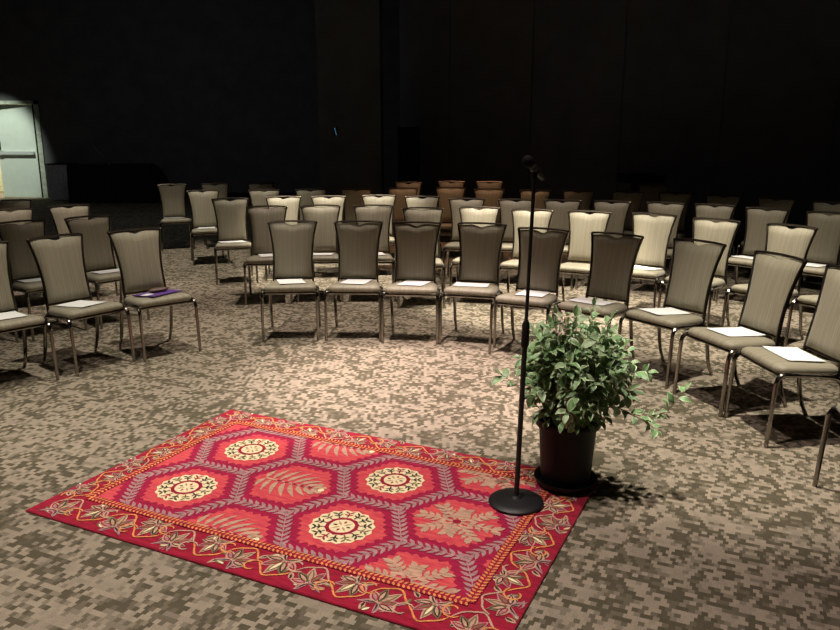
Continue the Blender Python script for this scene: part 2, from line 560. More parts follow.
place('front', FRONT); place('second', SECOND); place('third', THIRD); place('fourth', FOURTH); place('back', FIFTH)
place('l1', LEFTF); place('l2', LEFT2); place('l3', LEFT3); place('l4', LEFT4)

# things left on the aisle chair of the left block
PURPLE = noise_mat('purple_card', (0.11, 0.045, 0.24), rough=0.5, var=0.1, scale=14)
BROWN = noise_mat('brown_leather', (0.10, 0.055, 0.035), rough=0.45, var=0.25, scale=40, bump=0.2)
lx, ly, la = LEFTF[2][0], LEFTF[2][1], math.radians(42)
ML = Matrix.Translation((lx, ly, .4545)) @ Matrix.Rotation(la, 4, 'Z') @ Matrix.Rotation(-math.atan(TILT), 4, 'X')
fo = thing('folder', 'purple folder lying on the seat of the left aisle chair', 'folder', ML @ Vector((.015, -.01, 0)))
fo.rotation_euler = (ML @ Matrix.Rotation(.35, 4, 'Z')).to_euler()
w = MB(); w.box(-.15, .15, -.11, .11, 0.0005, .003); w.build('back_cover', PURPLE, fo, smooth=False)
w = MB(); w.box(-.15, .15, -.11, .11, .0065, .0085); w.box(-.15, -.147, -.11, .11, .003, .0065); w.build('front_cover', PURPLE, fo, smooth=False)
w = MB(); w.box(-.144, .144, -.105, .105, .003, .0065); w.build('pages', PAPER, fo, smooth=False)
w = MB()
prof = []
for k in range(9):
    t = k / 8; s = (1 - abs(2 * t - 1) ** 3.0) ** .5 if 0 < t < 1 else 0.12
    prof.append([(-.085 + .17 * t, .034 * s * math.cos(2 * PI * q / 14), .019 + .018 * s * math.sin(2 * PI * q / 14)) for q in range(14)])
w.rings(prof)
gc = w.build('glasses_case', BROWN)
tag(gc, 'dark brown oblong case resting on the purple folder', 'case')
gc.location = ML @ Vector((.03, .01, .0085)); gc.rotation_euler = (ML @ Matrix.Rotation(.12, 4, 'Z')).to_euler()
w = MB(); w.box(-.045, .045, -.03, .03, 0, .0015)
cd = w.build('card', PAPER, smooth=False)
tag(cd, 'small white card on the left end of the purple folder', 'card')
cd.location = ML @ Vector((-.085, -.045, .0086)); cd.rotation_euler = (ML @ Matrix.Rotation(.5, 4, 'Z')).to_euler()

# ------------------------------------------------------------------ the rug
RW, RD = 2.265, 1.43
w_crimson = wool('wool_crimson', (0.31, 0.008, 0.032), .22)
w_field = wool('wool_coral_red', (0.62, 0.048, 0.090), .13, col2=(0.70, 0.095, 0.090))
w_band = wool('wool_magenta_red', (0.34, 0.008, 0.050), .2)
w_mauve = wool('wool_mauve_grey', (0.40, 0.22, 0.22), .2)
w_tan = wool('wool_tan', (0.52, 0.31, 0.22), .2)
w_cream = wool('wool_cream', (0.86, 0.72, 0.45), .1)
w_orange = wool('wool_orange', (0.70, 0.27, 0.085), .2)
w_dark = wool('wool_dark', (0.045, 0.03, 0.02), .2)
w_olive = wool('wool_olive', (0.19, 0.14, 0.075), .2)
RM = [w_crimson, w_field, w_band, w_mauve, w_tan, w_cream, w_orange, w_dark, w_olive]
CR, FI, BA, MA, TA, CE, ORG, DK, OL = range(9)
rug = MB()
TOPZ = .012
rr = random.Random(5)
def lim(p):
    return (min(max(p[0], .006), RW - .006), min(max(p[1], .006), RD - .006))
cnt = [0]
def poly(pts, mi, lv):
    cnt[0] = (cnt[0] + 1) % 997
    z = TOPZ + .0006 * lv + cnt[0] * 3e-7
    pts = [lim(p) for p in pts]
    n = len(pts)
    rug.add([(p[0], p[1], z) for p in pts], [tuple(range(n))], mi)
FX0, FX1, FY0, FY1 = .185, RW - .215, .225, RD - .185      # field inside the rope
def clip_field(pts):
    """clip a polygon to the field rectangle"""
    def cut(ps, ax, val, keep_less):
        out = []
        for i in range(len(ps)):
            a, b_ = ps[i], ps[(i + 1) % len(ps)]
            ia = a[ax] <= val if keep_less else a[ax] >= val
            ib = b_[ax] <= val if keep_less else b_[ax] >= val
            if ia: out.append(a)
            if ia != ib:
                t = (val - a[ax]) / (b_[ax] - a[ax])
                out.append((a[0] + (b_[0] - a[0]) * t, a[1] + (b_[1] - a[1]) * t))
        return out
    for ax, val, kl in ((0, FX0, False), (0, FX1, True), (1, FY0, False), (1, FY1, True)):
        if len(pts) < 3: return []
        pts = cut(pts, ax, val, kl)
    return pts
def fpoly(pts, mi, lv):
    q = clip_field(pts)
    if len(q) >= 3: poly(q, mi, lv)
def leaf(cx, cy, a, ln, wd, mi, lv, f=poly, curve=0.0):
    pts = []
    n = 7
    ca, sa = math.cos(a), math.sin(a)
    def P(t, s):
        u = ln * t; v = wd * .5 * s + curve * ln * t * t
        return (cx + u * ca - v * sa, cy + u * sa + v * ca)
    for k in range(n + 1):
        t = k / n; pts.append(P(t, math.sin(PI * t ** .8)))
    for k in range(n - 1, 0, -1):
        t = k / n; pts.append(P(t, -math.sin(PI * t ** .8)))
    f(pts, mi, lv)
def stroke(pts, wd, mi, lv, f=poly):
    for i in range(len(pts) - 1):
        (x0, y0), (x1, y1) = pts[i], pts[i + 1]
        L_ = math.hypot(x1 - x0, y1 - y0) or 1e-6
        nx_, ny_ = -(y1 - y0) / L_ * wd / 2, (x1 - x0) / L_ * wd / 2
        ex, ey = (x1 - x0) / L_ * wd * .25, (y1 - y0) / L_ * wd * .25
        f([(x0 + nx_ - ex, y0 + ny_ - ey), (x0 - nx_ - ex, y0 - ny_ - ey), (x1 - nx_ + ex, y1 - ny_ + ey), (x1 + nx_ + ex, y1 + ny_ + ey)], mi, lv + (i % 2) * .05)
def ribbon(pts, wd, mi, lv):
    z = TOPZ + .0006 * lv
    lf, rt = [], []
    for i, p in enumerate(pts):
        a, b_ = pts[max(i - 1, 0)], pts[min(i + 1, len(pts) - 1)]
        L_ = math.hypot(b_[0] - a[0], b_[1] - a[1]) or 1e-6
        nx_, ny_ = -(b_[1] - a[1]) / L_ * wd / 2, (b_[0] - a[0]) / L_ * wd / 2
        w_ = .35 if i in (0, len(pts) - 1) else 1
        lf.append(lim((p[0] + nx_ * w_, p[1] + ny_ * w_))); rt.append(lim((p[0] - nx_ * w_, p[1] - ny_ * w_)))
    n = len(pts)
    rug.add([(p[0], p[1], z) for p in lf + rt], [(i, i + 1, n + i + 1, n + i) for i in range(n - 1)], mi)
def disc(cx, cy, r, mi, lv, f=poly, n=28, scal=0, amp=0.0):
    f([(cx + (r + amp * math.cos(scal * 2 * PI * k / n)) * math.cos(2 * PI * k / n), cy + (r + amp * math.cos(scal * 2 * PI * k / n)) * math.sin(2 * PI * k / n)) for k in range(n)], mi, lv)

# slab with a rolled edge
rsl = []
for ins, z in ((.004, 0.0005), (.0, .004), (.001, .009), (.006, TOPZ)):
    row = []
    m_ = 24
    for (ax, ay), (bx, by) in (((ins, ins), (RW - ins, ins)), ((RW - ins, ins), (RW - ins, RD - ins)), ((RW - ins, RD - ins), (ins, RD - ins)), ((ins, RD - ins), (ins, ins))):
        for k in range(m_):
            t = k / m_
            row.append((ax + (bx - ax) * t, ay + (by - ay) * t, z))
    rsl.append(row)
rug.rings(rsl, CR)
# field ground
poly([(FX0, FY0), (FX1, FY0), (FX1, FY1), (FX0, FY1)], BA, 1)
CU, CV, V0, U0 = .432, .5, .732, .505
HR = .288
def hexa(cx, cy, s, jag=0.0, m_=1):
    base = [(cx + s * HR * 1.0 * q[0], cy + s * q[1]) for q in ((1, 0), (.5, .25), (-.5, .25), (-1, 0), (-.5, -.25), (.5, -.25))]
    if not jag: return base
    out = []
    for i in range(6):
        a, b_ = base[i], base[(i + 1) % 6]
        n = 10
        for k in range(n):
            t = k / n
            x, y = a[0] + (b_[0] - a[0]) * t, a[1] + (b_[1] - a[1]) * t
            j = jag * (1 if k % 2 else -1) * rr.uniform(.5, 1.2)
            L_ = math.hypot(x - cx, y - cy)
            out.append((x + (x - cx) / L_ * j, y + (y - cy) / L_ * j))
    return out
def medallion(cx, cy, f):
    disc(cx, cy, .140, CE, 4, f, 64, 16, .006)
    for k in range(14):                            # little dark trees around the ring
        a = 2 * PI * k / 14
        mi = DK if k % 2 else w_idx[k % 3]
        x0, y0 = cx + .078 * math.cos(a), cy + .078 * math.sin(a)
        x1, y1 = cx + .112 * math.cos(a), cy + .112 * math.sin(a)
        stroke([(x0, y0), (x1, y1)], .007, mi, 5, f)
        for s in (-1, 1):
            leaf(x1, y1, a + s * .9, .030, .011, mi, 5.2, f)
            leaf((x0 + x1) / 2, (y0 + y1) / 2, a + s * 1.1, .024, .009, mi, 5.2, f)
    disc(cx, cy, .074, CR, 5.5, f, 36, 12, .003)
    disc(cx, cy, .056, CE, 6, f)
    for k in range(4):
        a = PI / 4 + k * PI / 2
        leaf(cx + .008 * math.cos(a), cy + .008 * math.sin(a), a, .042, .010, TA, 6.6, f)
        a += PI / 4
        leaf(cx + .022 * math.cos(a), cy + .022 * math.sin(a), a, .022, .012, DK if k % 2 else CR, 6.6, f)
w_idx = [OL, CR, DK]
def frond_palmette(cx, cy, f):
    stroke([(cx - .15, cy), (cx + .15, cy)], .012, TA, 5, f)
    for k in range(8):
        u = cx - .15 + k * .038
        for s in (-1, 1):
            ln = (.085, .115, .135, .14, .13, .11, .085, .06)[k]
            leaf(u, cy + s * .006, s * (1.95 - .17 * k), ln, .027, TA, 5.2 + .1 * (k % 3), f, curve=-s * .38)
    for s in (-1, 1):
        for q_ in range(2):
            disc(cx + .135 + .03 * q_, cy + s * (.045 - .02 * q_), .015, TA, 5.6, f, 12)
    for k in range(5):
        leaf(cx - .09 + k * .045, cy, 0, .032, .013, BA, 5.9, f)
    disc(cx + .165, cy, .016, CE, 5.7, f, 12)
def coral_palmette(cx, cy, f):
    for k, (a, ln) in enumerate(((0, .18), (PI, .16), (.85, .17), (-.85, .17), (2.3, .16), (-2.3, .16), (1.57, .12), (-1.57, .12))):
        x1, y1 = cx + ln * math.cos(a), cy + ln * math.sin(a) * .85
        stroke([(cx, cy), ((cx + x1) / 2 + .006, (cy + y1) / 2), (x1, y1)], .014, TA, 5, f)
        for t in (.3, .5, .7, .9, 1.0):
            px, py = cx + (x1 - cx) * t, cy + (y1 - cy) * t
            for s in (-1, 1):
                leaf(px, py, a + s * .85, .050, .021, TA, 5.2, f)
    disc(cx, cy, .020, CR, 5.8, f, 14)
def vine(p, q):
    """leafy branch with dark ground between two lattice points"""
    (x0, y0), (x1, y1) = p, q
    a = math.atan2(y1 - y0, x1 - x0); L_ = math.hypot(x1 - x0, y1 - y0)
    stroke([(x0, y0), (x1, y1)], .006, MA, 3, fpoly)
    n = max(3, int(L_ / .035))
    for k in range(n):
        t = (k + .3) / n
        px, py = x0 + (x1 - x0) * t, y0 + (y1 - y0) * t
        for s in (-1, 1):
            leaf(px, py, a + s * .72, .054, .018, MA, 3.2 + .1 * (k % 2), fpoly)
cols = range(-1, 5)
for ci in cols:
    cx = U0 + ci * CU
    med = ci % 2 == 0
    for vi in range(-2, 3):
        cy = V0 + (vi * CV if not med else (vi + .5) * CV)
        if not (FX0 - .2 < cx < FX1 + .2 and FY0 - .25 < cy < FY1 + .25): continue
        fpoly(hexa(cx, cy, .735, .011), FI, 2)
        if med:
            if FX0 < cx < FX1 and FY0 < cy < FY1: medallion(cx, cy, fpoly)
        elif FX0 < cx < FX1 + .05:
            (frond_palmette if ci < 2 else coral_palmette)(cx, cy, fpoly)
        h = hexa(cx, cy, 1.0)
        for i in (0, 1, 2):                         # three edges each, the neighbours bring the rest
            vine(h[i], h[(i + 1) % 6])
# rope border
def rope(p, q):
    (x0, y0), (x1, y1) = p, q
    a = math.atan2(y1 - y0, x1 - x0); L_ = math.hypot(x1 - x0, y1 - y0)
    nx_, ny_ = -math.sin(a), math.cos(a)
    h_ = .021
    poly([(x0 + nx_ * h_, y0 + ny_ * h_), (x0 - nx_ * h_, y0 - ny_ * h_), (x1 - nx_ * h_, y1 - ny_ * h_), (x1 + nx_ * h_, y1 + ny_ * h_)], CR, 6.8)
    n = int(L_ / .021)
    for k in range(n):
        t = (k + .5) / n
        px, py = x0 + (x1 - x0) * t, y0 + (y1 - y0) * t
        for s in (-1, 1):
            leaf(px + nx_ * s * .002, py + ny_ * s * .002, a + s * 1.0, .024, .011, ORG, 7.2)
RX0, RX1, RY0, RY1 = FX0 - .018, FX1 + .018, FY0 - .018, FY1 + .018
rope((RX0, RY0), (RX1, RY0)); rope((RX1, RY0), (RX1, RY1)); rope((RX1, RY1), (RX0, RY1)); rope((RX0, RY1), (RX0, RY0))
# scrolling flower border
def flower(cx, cy, a, s, kind):
    bx, by = cx - .05 * s * math.cos(a), cy - .05 * s * math.sin(a)
    for k in range(5):
        b_ = a + (k - 2) * .62
        ln = (.10, .115, .13, .115, .10)[k] * s
        leaf(bx, by, b_, ln, .050 * s, (TA, MA, TA, OL, TA)[k], 3 + .12 * k)
        leaf(bx + .012 * math.cos(b_), by + .012 * math.sin(b_), b_, ln * .78, .030 * s, (DK, CR, OL, DK, CR)[k], 3.7)
        leaf(bx + .018 * math.cos(b_), by + .018 * math.sin(b_), b_, ln * .6, .016 * s, (TA, OL, CE if kind else TA, TA, MA)[k], 4.0)
    for sg in (-1, 1):
        leaf(bx, by, a + sg * 1.9, .085 * s, .028 * s, TA if kind else MA, 3.2, curve=sg * .5)
        leaf(bx, by, a + sg * 1.9, .060 * s, .010 * s, DK, 3.5, curve=sg * .5)
def scroll(p, q, wid):
    (x0, y0), (x1, y1) = p, q
    L_ = math.hypot(x1 - x0, y1 - y0); a = math.atan2(y1 - y0, x1 - x0)
    ca, sa = math.cos(a), math.sin(a)
    def W(u, v): return (x0 + u * ca - v * sa, y0 + u * sa + v * ca)
    n = max(3, round(L_ / .165)); st = L_ / n
    amp = wid * .36
    for i in range(n):
        sg = 1 if i % 2 == 0 else -1
        # S-shaped tendrils in orange, broken at the flowers
        ribbon([W((i + .02 + .96 * k / 12) * st, sg * amp * math.sin(PI * (.02 + .96 * k / 12)) + .006 * math.sin(k)) for k in range(13)], .008, ORG if i % 4 else TA, 4.6)
        c = W((i + .5) * st, -sg * amp * .10)
        flower(c[0], c[1], a + sg * PI / 2 + rr.uniform(-.7, .7), wid / .2 * rr.uniform(.80, .98), i % 2)
        c2 = W((i + .98) * st, -sg * amp * .75)
        arc = []
        r0 = .045
        for k in range(12):
            b_ = k / 11 * PI * 1.6
            r_ = r0 * (1 - .55 * k / 11)
            e = W((i + .95) * st + r_ * math.cos(b_ + PI * .2), -sg * amp * .55 + sg * r_ * math.sin(b_ + PI * .2))
            arc.append(e)
        ribbon(arc, .0075, (ORG, TA, ORG)[i % 3], 4.9)
        for k in range(5):
            e = W((i + (.1, .86, .5, .3, .72)[k]) * st, sg * amp * (-.75, -.2, -1.15, -1.1, -.95)[k])
            aa = a + rr.uniform(-3, 3)
            leaf(e[0], e[1], aa, .055, .024, (TA, OL, MA, OL, TA)[k], 2.6, curve=.2)
            leaf(e[0], e[1], aa, .040, .010, (DK, TA, CR, CE, DK)[k], 2.9, curve=.2)
scroll((.06, .105), (RW - .06, .105), .19)
scroll((RW - .10, .17), (RW - .10, RD - .12), .18)
scroll((RW - .06, RD - .085), (.06, RD - .085), .155)
scroll((.082, RD - .12), (.082, .17), .155)
rug_o = rug.build('area_rug', RM, smooth=False)
tag(rug_o, 'red wool area rug with cream medallions and an orange scroll border', 'rug')
rug_o.location = (-1.78, 3.13, 0)
rug_o.rotation_euler = (0, 0, math.atan2(-.43, .903))

# ------------------------------------------------------------------ microphone stand
MX, MY = 0.44, 3.19
RZ = .0165                                            # height of the rug pile under the base
ms = thing('microphone_stand', 'slim black microphone stand with a round base on the red rug', 'microphone stand', (MX, MY, RZ))
w = MB(); w.lathe([(.0, .0), (.121, .0), (.125, .004), (.125, .010), (.119, .016), (.09, .022), (.05, .027), (.03, .030), (.022, .040), (.0, .040)], 48, cap0=False, cap1=False)
w.build('base', BLACK_MET, ms)
lean = Vector((.024, .012, 1.0))
def pz(z): return lean * z
w = MB(); w.tube([pz(.03), pz(.78)], .0115, 14); w.build('lower_tube', BLACK_MET, ms)
w = MB(); w.tube([pz(.735), pz(.75), pz(.84), pz(.855)], [.012, .018, .0165, .011], 14); w.build('clutch', BLACK_PLA, ms)
w = MB(); w.tube([pz(.80), pz(1.47)], .0078, 12); w.build('upper_tube', BLACK_MET, ms)
top = pz(1.47)
md = Vector((-.42, -.75, .38)).normalized()           # where the microphone points
w = MB(); w.tube([top - Vector((0, 0, .01)), top + Vector((0, 0, .02))], .012, 12)
mc = top + Vector((0, 0, .032))
w.tube([mc - md * .03, mc + md * .028], [.0185, .0165], 14)
w.tube([top + Vector((.0, 0, .0)), top + Vector((.012, -.004, .02)), mc + Vector((.012, 0, 0))], .006, 8)
w.build('clip', BLACK_PLA, ms)
GRILLE = noise_mat('dark_grille', (0.004, 0.004, 0.004), rough=0.8, var=0.4, scale=500, spec=0.1)
mic_at = Vector((MX, MY, RZ)) + mc
mic = thing('microphone', 'black handheld microphone in the clip atop the stand', 'microphone', mic_at)
q = Vector((0, 0, 1)).rotation_difference(md).to_matrix().to_4x4()
w = MB(); w.lathe([(.0, -.105), (.0105, -.105), (.0115, -.09), (.0125, -.03), (.0155, .045), (.0185, .052), (.0185, .058), (0, .058)], 20, M=q, cap0=False, cap1=False)
w.build('handle_body', BLACK_PLA, mic)
w = MB(); w.lathe([(.0, .058), (.019, .058), (.0245, .066), (.0255, .080), (.0235, .094), (.016, .105), (.006, .109), (0, .1095)], 20, M=q, cap0=False, cap1=False)
w.build('grille', GRILLE, mic)
# loop of cable hanging from the microphone's tail
tail = mc - md * .105
w = MB()
pp = [tail, tail - md * .03 + Vector((.01, 0, -.01)), tail + Vector((.028, .01, -.05)), tail + Vector((.03, -.01, -.09)), tail + Vector((.012, -.03, -.085)), tail + Vector((-.002, -.04, -.05))]
w.tube(fillet(pp, .03, 5), .0035, 8)
w.build('cable', BLACK_PLA, mic)

# ------------------------------------------------------------------ potted plant
PX, PY = 0.702, 3.39
pl = thing('potted_shrub', 'leafy variegated green shrub in a black pot by the rug corner', 'plant', (PX, PY, .0165))
SOIL = noise_mat('dark_soil', (0.03, 0.02, 0.014), rough=1.0, var=0.4, scale=60, bump=0.8, bscale=90)
w = MB(); w.lathe([(0, .0145), (.115, .0145), (.128, .020), (.138, .040), (.142, .042), (.143, .038), (.132, .016), (.120, .0135), (0, .0135)], 48, cap0=False, cap1=False)
w.build('saucer', BLACK_PLA, pl).scale = (1.06, 1.06, 1)
w = MB(); w.lathe([(0, .018), (.108, .018), (.112, .024), (.128, .27), (.130, .282), (.144, .286), (.147, .292), (.147, .315), (.143, .320), (.138, .318), (.134, .29), (.124, .27), (.118, .25), (0, .25)], 48, cap0=False, cap1=False)
w.build('pot', BLACK_PLA, pl).scale = (1.05, 1.05, 1.07)
w = MB(); w.lathe([(.0, .283), (.06, .281), (.11, .276), (.1235, .270)], 32, cap0=False, cap1=False)
w.build('soil', SOIL, pl).scale = (1.04, 1.04, 1.07)
LEAFG = noise_mat('leaf_green', (0.20, 0.37, 0.15), rough=0.42, var=0.35, scale=18, bump=0.2, bscale=80)
LEAFG2 = noise_mat('leaf_green_pale', (0.33, 0.48, 0.25), rough=0.42, var=0.3, scale=18, bump=0.2, bscale=80)
LEAFC = noise_mat('leaf_cream_margin', (0.70, 0.76, 0.52), rough=0.45, var=0.12, scale=18)
STEMM = noise_mat('stem_brown', (0.17, 0.10, 0.055), rough=0.7, var=0.25, scale=60)
PETAL = noise_mat('pale_pink_petal', (0.80, 0.62, 0.52), rough=0.5, var=0.12, scale=50)
fol = MB(); br = MB(); flw = MB()
rp = random.Random(21)
def add_leaf(base, dirv, upv, ln, wd, droop, pale):
    d_ = dirv.normalized()
    s_ = d_.cross(upv)
    if s_.length < 1e-4: s_ = d_.cross(Vector((1, 0, 0)))
    s_.normalize(); n_ = s_.cross(d_).normalized()
    rows_ = ((0, .03), (.12, .45), (.3, .88), (.5, 1.0), (.7, .8), (.88, .4), (1.0, .03))
    xs_ = (-1, -.80, 0, .80, 1)
    vs = []
    for t, wf in rows_:
        for x in xs_:
            wx = x * wd * .5 * wf
            vs.append(base + d_ * (ln * (t - .12 * droop * t * t)) + s_ * wx + n_ * (abs(x) * wd * .5 * wf * .38 - droop * ln * t * t * .55 + .004 * math.sin(7 * t + x * 3)))
    for j in range(len(rows_) - 1):
        for i in range(4):
            a = j * 5 + i
            mi = 2 if i in (0, 3) else (1 if pale else 0)
            o = len(fol.v)
    fs = []; mis = []
    for j in range(len(rows_) - 1):
        for i in range(4):
            a = j * 5 + i
            fs.append((a, a + 1, a + 6, a + 5)); mis.append(2 if i in (0, 3) else (1 if pale else 0))
    o = len(fol.v)
    fol.v.extend([tuple(p) for p in vs])
    for f_, m_ in zip(fs, mis):
        fol.f.append([q_ + o for q_ in f_]); fol.mi.append(m_)
def branch(start, dirv, ln, droop, nleaf, r0=.0035, lscale=1.0, bare=.25):
    pts = []
    p = Vector(start); d_ = Vector(dirv).normalized()
    n = 9
    for k in range(n + 1):
        pts.append(p.copy())
        p = p + d_ * (ln / n)
        d_ = (d_ + Vector((rp.uniform(-.05, .05), rp.uniform(-.05, .05), -droop / n + rp.uniform(-.04, .04)))).normalized()
    br.tube(pts, [r0 * (1 - .7 * k / n) for k in range(n + 1)], 6)
    g = rp.uniform(0, 6)
    for k in range(nleaf):
        t = bare + (1 - bare) * (k + .5) / nleaf
        f_ = t * n; i = min(int(f_), n - 1)
        q_ = pts[i].lerp(pts[i + 1], f_ - i); tn = (pts[i + 1] - pts[i]).normalized()
        g += 2.4
        sd = tn.orthogonal().normalized(); sd = Matrix.Rotation(g, 3, tn) @ sd
        dv = tn * .55 + sd * .95 + Vector((0, 0, -.08))
        sz = rp.uniform(.064, .100) * lscale * (1 - .25 * (t > .9))
        add_leaf(q_, dv, Vector((rp.uniform(-.5, .5), rp.uniform(-.6, .3), 1)), sz, sz * rp.uniform(.44, .56), rp.uniform(.1, .7), rp.random() < .38)
    add_leaf(pts[-1], pts[-1] - pts[-2], Vector((0, -.3, 1)), .055 * lscale, .025 * lscale, .2, rp.random() < .5)
    return pts
def branch_path(pts, nleaf, r0=.0035, lscale=1.0, bare=.3):
    """smooth stem through the given points, leaves along its outer part"""
    P = [Vector(p) for p in pts]
    sm = []
    for i in range(len(P) - 1):
        a, b_, c_, d_ = P[max(i - 1, 0)], P[i], P[i + 1], P[min(i + 2, len(P) - 1)]
        for k in range(5):
            t = k / 5
            sm.append(.5 * ((2 * b_) + (c_ - a) * t + (2 * a - 5 * b_ + 4 * c_ - d_) * t * t + (3 * b_ - a - 3 * c_ + d_) * t ** 3))
    sm.append(P[-1])
    n = len(sm) - 1
    br.tube(sm, [r0 * (1 - .7 * k / n) for k in range(n + 1)], 6)
    g = rp.uniform(0, 6)
    for k in range(nleaf):
        t = bare + (1 - bare) * (k + .5) / nleaf
        f_ = t * n; i = min(int(f_), n - 1)
        q_ = sm[i].lerp(sm[i + 1], f_ - i); tn = (sm[i + 1] - sm[i]).normalized()
        g += 2.4
        sd = Matrix.Rotation(g, 3, tn) @ tn.orthogonal().normalized()
        dv = tn * .5 + sd * .95 + Vector((0, 0, -.05))
        sz = rp.uniform(.052, .086) * lscale
        add_leaf(q_, dv, Vector((rp.uniform(-.5, .5), rp.uniform(-.8, .2), 1)), sz, sz * rp.uniform(.45, .58), rp.uniform(.1, .7), rp.random() < .45)
    add_leaf(sm[-1], sm[-1] - sm[-3], Vector((0, -.3, 1)), .06 * lscale, .028 * lscale, .2, rp.random() < .5)
NB = 112
for k in range(NB):
    a = k * 2.39996 + rp.uniform(-.25, .25)
    u = -.80 + 1.75 * ((k * .7548776) % 1.0)          # sine of the latitude on the crown
    u = min(u, .98)
    cr_ = math.sqrt(max(0, 1 - u * u))
    sc = rp.uniform(.55, 1.0)
    end = Vector((.02 + .31 * sc * cr_ * math.cos(a), .27 * sc * cr_ * math.sin(a), .590 + .270 * sc * u))
    end.z = max(end.z, .41)
    r_ = rp.uniform(.01, .07)
    st = Vector((r_ * math.cos(a), r_ * math.sin(a), .272))
    mid = st.lerp(end, .5) + Vector((0, 0, .05 + .07 * cr_)) + Vector((rp.uniform(-.02, .02), rp.uniform(-.02, .02), 0))
    branch_path((st, mid, end), rp.randint(8, 11), bare=.38)
# sprays that lean over the front rim of the pot
for k in range(7):
    a = -PI / 2 + (k - 3) * .36
    c_, s_ = math.cos(a), math.sin(a)
    branch_path(((.05 * c_, .05 * s_, .275), (.11 * c_, .11 * s_, .40), (.17 * c_, .17 * s_, .375)), 4, bare=.45, lscale=.95)
# the low runner that reaches out to the right, its tip turned up
branch_path(((.08, .0, .28), (.18, -.03, .40), (.30, -.05, .37), (.40, -.06, .36)), 14, .004, bare=.35, lscale=.9)
branch_path(((.36, -.05, .365), (.44, -.06, .39), (.52, -.05, .49)), 7, .003, bare=.12, lscale=.85)
branch_path(((.25, -.05, .385), (.33, -.10, .36), (.37, -.13, .33)), 6, .0025, bare=.2, lscale=.8)
branch_path(((.06, .02, .30), (.22, .04, .52), (.37, .04, .55)), 9, .003, bare=.45)
# tall thin shoots
branch_path(((.0, .02, .30), (.06, .03, .62), (.10, .04, .87)), 7, .003, .75, bare=.6)
branch_path(((-.02, -.01, .30), (-.07, -.04, .60), (-.09, -.05, .84)), 11, .003, .95, bare=.35)
branch_path(((.0, .0, .30), (-.02, -.03, .60), (.0, -.04, .84)), 10, .003, .95, bare=.4)
branch_path(((-.06, .0, .28), (-.20, -.03, .46), (-.32, -.04, .56)), 6, .003, .9, bare=.5)
# faded pale flowers at the top left
fp = [Vector((-.080, -.08, .845)), Vector((-.055, -.09, .86)), Vector((-.035, -.08, .845)), Vector((-.095, -.09, .80)), Vector((-.065, -.11, .79)), Vector((-.05, -.09, .82))]
for q_ in fp:
    br.tube([Vector((-.05, -.03, .66)), q_ + Vector((0, 0, -.01))], .0016, 6)
    for k in range(5):
        a = 2 * PI * k / 5 + rp.uniform(0, 1)
        dv = Vector((math.cos(a) * .6, math.sin(a) * .6, rp.uniform(-.7, .5))).normalized()
        s_ = dv.cross(Vector((0, 0, 1))).normalized() * .009
        b0 = q_; tip = q_ + dv * .034
        mid = q_ + dv * .02 + Vector((0, 0, .004))
        flw.add([b0, mid + s_, tip, mid - s_], [(0, 1, 2, 3)])
br.build('branches', STEMM, pl)
fol.build('foliage', [LEAFG, LEAFG2, LEAFC], pl, angle=80)
flw.build('flowers', PETAL, pl, smooth=False)['label'] = 'faded pale pink flowers'

# ------------------------------------------------------------------ dark things at the back
# pleated skirt table lit by the doorway
def pleated(x0, x1, y0, y1, z1, amp, step):
    mb = MB()
    per = []
    def run(ax, ay, bx, by):
        L_ = math.hypot(bx - ax, by - ay); n = max(4, int(L_ / step) * 4)
        nx_, ny_ = (by - ay) / L_, -(bx - ax) / L_
        for k in range(n):
            t = k / n; o = amp * math.sin(2 * PI * k / 4)
            per.append((ax + (bx - ax) * t + nx_ * o, ay + (by - ay) * t + ny_ * o))
    run(x0, y0, x1, y0); run(x1, y0, x1, y1); run(x1, y1, x0, y1); run(x0, y1, x0, y0)
    mb.rings([[(p[0], p[1], z) for p in per] for z in (.01, z1 * .5, z1)], cap0=False, cap1=True)
    return mb
t = thing('skirted_table', 'small table with a grey pleated skirt right of the pale green door', 'table', (-9.27, 20.05, 0))
pleated(-.28, .28, -.3, .3, .90, .012, .045).build('skirt', GREY_CLOTH, t)
w = MB(); w.box(-.30, .30, -.32, .32, .90, .925); w.build('tabletop', BLACK_CLOTH, t, smooth=False)
# long black covered shape with a rounded right shoulder
w = MB()
prof = []
for k in range(17):
    s = k / 16
    x = -1.15 + 2.3 * s
    hgt = .93 if s < .8 else .93 - .55 * ((s - .8) / .2) ** 2.2
    e = .035 * math.sin(k * 2.1)
    prof.append([(x, -.42 + e, .01), (x, -.40 + e, hgt * .5), (x, -.37, hgt - .05), (x, -.33, hgt), (x, 0, hgt + .01), (x, .33, hgt), (x, .37, hgt - .05), (x, .42, .01)])
w.rings(prof, closed=True)
o = w.build('covered_table', BLACK_CLOTH, angle=60)
tag(o, 'long low shape under a black cover before the far dark wall', 'covered table')
o.location = (-7.50, 19.3, 0)
# boom stand in front of it
t = thing('boom_stand', 'thin dark boom stand beside the black covered shape', 'microphone stand', (-7.40, 18.3, 0))
w = MB()
for k in range(3):
    a = PI / 2 + k * 2 * PI / 3
    w.tube([(0, 0, .2), (.3 * math.cos(a), .3 * math.sin(a), .012)], .011, 8)
w.build('tripod_base', BLACK_MET, t)
w = MB(); w.tube([(0, 0, .12), (0, 0, 1.05)], .012, 10); w.build('pole', BLACK_MET, t)
w = MB(); w.tube([(.06, 0, .95), (-.30, 0, 1.42)], .009, 10); w.build('boom', BRONZE_DARK, t)
